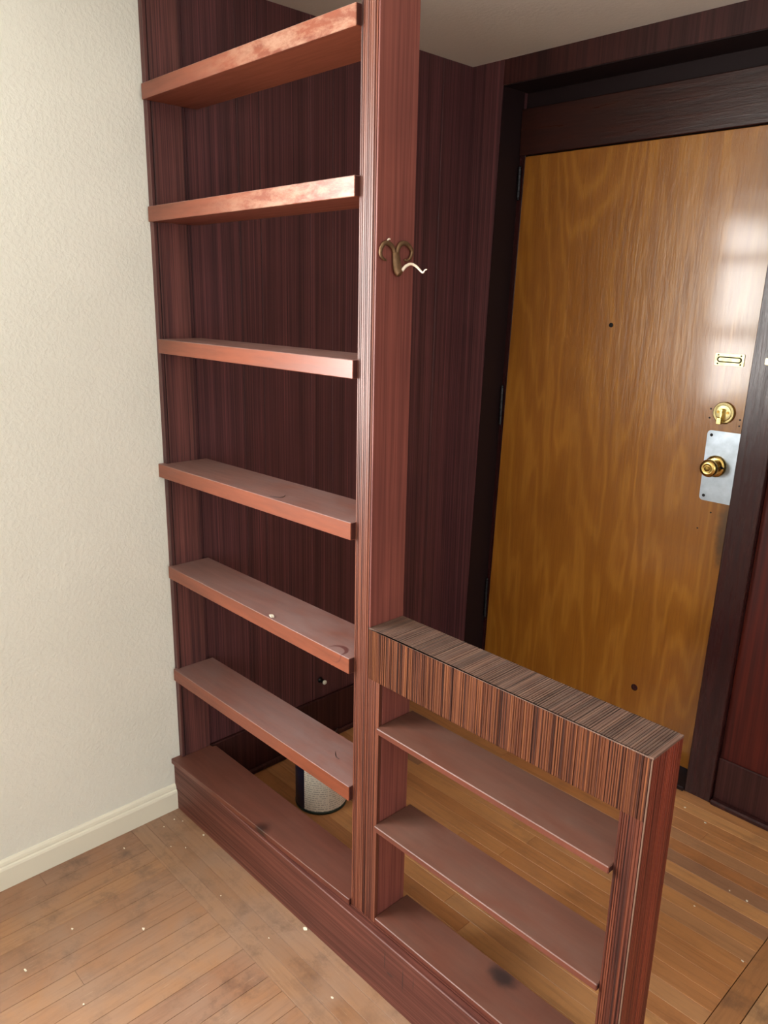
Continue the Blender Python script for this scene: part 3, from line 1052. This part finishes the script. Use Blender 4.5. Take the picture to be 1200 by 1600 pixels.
obj('body', lathe_bm([(CR - 0.004, 0.0), (CR - 0.001, 0.002), (CR - 0.001, 0.186), (CR - 0.006, 0.187)], (0, 0, 0), 'z', 48), 'can_metal', pc, True)
obj('base_rim', lathe_bm([(CR - 0.003, 0.0), (CR + 0.0012, 0.001), (CR + 0.0012, 0.007), (CR - 0.0005, 0.009)], (0, 0, 0), 'z', 48), 'can_rim', pc, True)
obj('top_rim', lathe_bm([(CR - 0.001, 0.181), (CR + 0.0015, 0.184), (CR + 0.0015, 0.189), (CR - 0.004, 0.19), (CR - 0.006, 0.187)], (0, 0, 0), 'z', 48), 'can_metal', pc, True)
obj('lid', lathe_bm([(CR - 0.012, 0.1875), (CR - 0.014, 0.1895), (CR - 0.02, 0.1895), (CR - 0.022, 0.1878)], (0, 0, 0), 'z', 40), 'can_metal', pc, True)
uv_band('label', CR, 0.0105, 0.178, math.radians(-79), math.radians(60), 'can_label', pc)['label'] = 'pale label printed with lines of small text'
uv_band('label_band', CR, 0.0105, 0.178, math.radians(60), math.radians(281), 'can_navy', pc)['label'] = 'navy blue front of the label'
# bail handle, leaning over
bdir = math.radians(120)
pts = []
tilt = math.radians(28)
ox, oy = math.cos(bdir), math.sin(bdir)
nx, ny = math.cos(bdir - math.pi / 2), math.sin(bdir - math.pi / 2)
for i in range(13):
    a = math.pi * i / 12
    hh = 0.095 * math.sin(a)
    s_ = (CR + 0.004) * math.cos(a)
    pts.append((ox * s_ + nx * hh * math.sin(tilt), oy * s_ + ny * hh * math.sin(tilt), 0.165 + hh * math.cos(tilt)))
obj('handle', tube_bm(pts, [0.0016] * 13, 8), 'can_metal', pc, True)
for sgn in (1, -1):
    bm = bmesh.new()
    bmesh.ops.create_uvsphere(bm, u_segments=14, v_segments=8, radius=0.008, matrix=Matrix.Translation((ox * sgn * (CR - 0.001), oy * sgn * (CR - 0.001), 0.165)))
    obj('handle_ear', bm, 'can_metal', pc, True)

# ------------------------------------------------------------------ paint flakes and strands
rf = random.Random(11)


def flake(loc, size, label, group=None, name='paint_flake'):
    k = rf.randint(5, 7)
    poly = []
    for i in range(k):
        a = 2 * math.pi * i / k + rf.uniform(-0.3, 0.3)
        r = size * rf.uniform(0.55, 1.0)
        poly.append((r * math.cos(a), r * math.sin(a) * 0.7))
    tx, ty = rf.uniform(-0.25, 0.25), rf.uniform(-0.25, 0.25)
    base = 0.0003 + size * 0.45
    bm = prism_bm(poly, lambda a, b: base + tx * a + ty * b - 0.0006 - size * 0.2, lambda a, b: base + tx * a + ty * b)
    o = obj(name, bm, 'flake')
    o.location = loc
    lowest = min(v.co.z for v in o.data.vertices)
    for v in o.data.vertices:
        v.co.z -= lowest - 0.0002
    return tag(o, label, 'paint flake', group)


flake((0.6645, -0.030, 0), 0.0085, 'largest white paint flake on the floor against the kick board', 'paint flakes on the floor')
G = 'paint flakes on the floor'
for (fx, fy, s) in ((0.178, -0.032, 0.006), (0.0751, -0.2319, 0.004), (0.158, -0.128, 0.003), (0.1914, -0.0992, 0.003), (0.3182, -0.5969, 0.006),
                    (0.2683, -0.4641, 0.005), (0.3885, -0.3322, 0.006), (0.4221, -0.1258, 0.003), (0.6258, -0.1145, 0.003), (0.8671, -0.1092, 0.005),
                    (0.5003, -0.5344, 0.004), (0.055, -0.06, 0.004), (0.08, -0.045, 0.003), (0.065, -0.1, 0.003)):
    flake((fx, fy, 0), s, 'tiny white paint flake lying on the worn tan room floor', G)
for (fx, fy, s) in ((1.1677, 1.1508, 0.005), (1.3042, 0.79, 0.003), (1.3441, 0.9175, 0.003), (1.3925, 0.9145, 0.004), (1.4682, 0.7029, 0.004), (1.0887, 1.176, 0.004)):
    flake((fx, fy, 0), s, 'tiny white paint flake lying on the amber hall floor', G)


def strand(pts, label, r=0.0007):
    bm = tube_bm(pts, [r * 0.6] + [r] * (len(pts) - 2) + [r * 0.6], 6)
    o = obj('hair_strand', bm, 'hair')
    return tag(o, label, 'strand', 'dark strands on the shelves')


zt3 = lambda xx: 1.0995 + (1.1097 - 1.0995) * xx / XP + 0.0008
strand([(a, b, zt3(a)) for a, b in ((0.5124, -0.006), (0.53, 0.0), (0.5395, 0.0121), (0.528, 0.027))], 'thin dark curved strand on the middle bookshelf board')
zt5 = lambda xx: 0.4740 + (0.4833 - 0.4740) * xx / XP + 0.0008
strand([(a, b, zt5(a)) for a, b in ((0.6758, 0.0593), (0.6936, 0.0463), (0.7071, 0.045))], 'thin dark strand on the board above the paint can')

fk = flake((0.509, -0.005, 0.802), 0.011, 'white paint chip on the front edge of the second board above the can')
fk.rotation_euler = (0, 0, 0.0)

# little bumper on the hall panelling
bp = empty('wall_bumper', (0.0, 0.559, 0.238))
tag(bp, 'tiny pale bumper low on the dark hall panelling above the baseboard', 'bumper')
bm = lathe_bm([(0.010, 0.0), (0.010, 0.003), (0.006, 0.005), (0.006, 0.016), (0.008, 0.018), (0.007, 0.024), (0.003, 0.026)], (0, 0, 0), 'z', 18)
bm.transform(Matrix.Rotation(math.pi / 2, 4, 'Y'))
obj('stem', bm, 'hinge', bp, True)
bm = lathe_bm([(0.0082, 0.0), (0.0085, 0.004), (0.006, 0.007)], (0, 0, 0.024), 'z', 18)
bm.transform(Matrix.Rotation(math.pi / 2, 4, 'Y'))
obj('tip', bm, 'trim_white', bp, True)
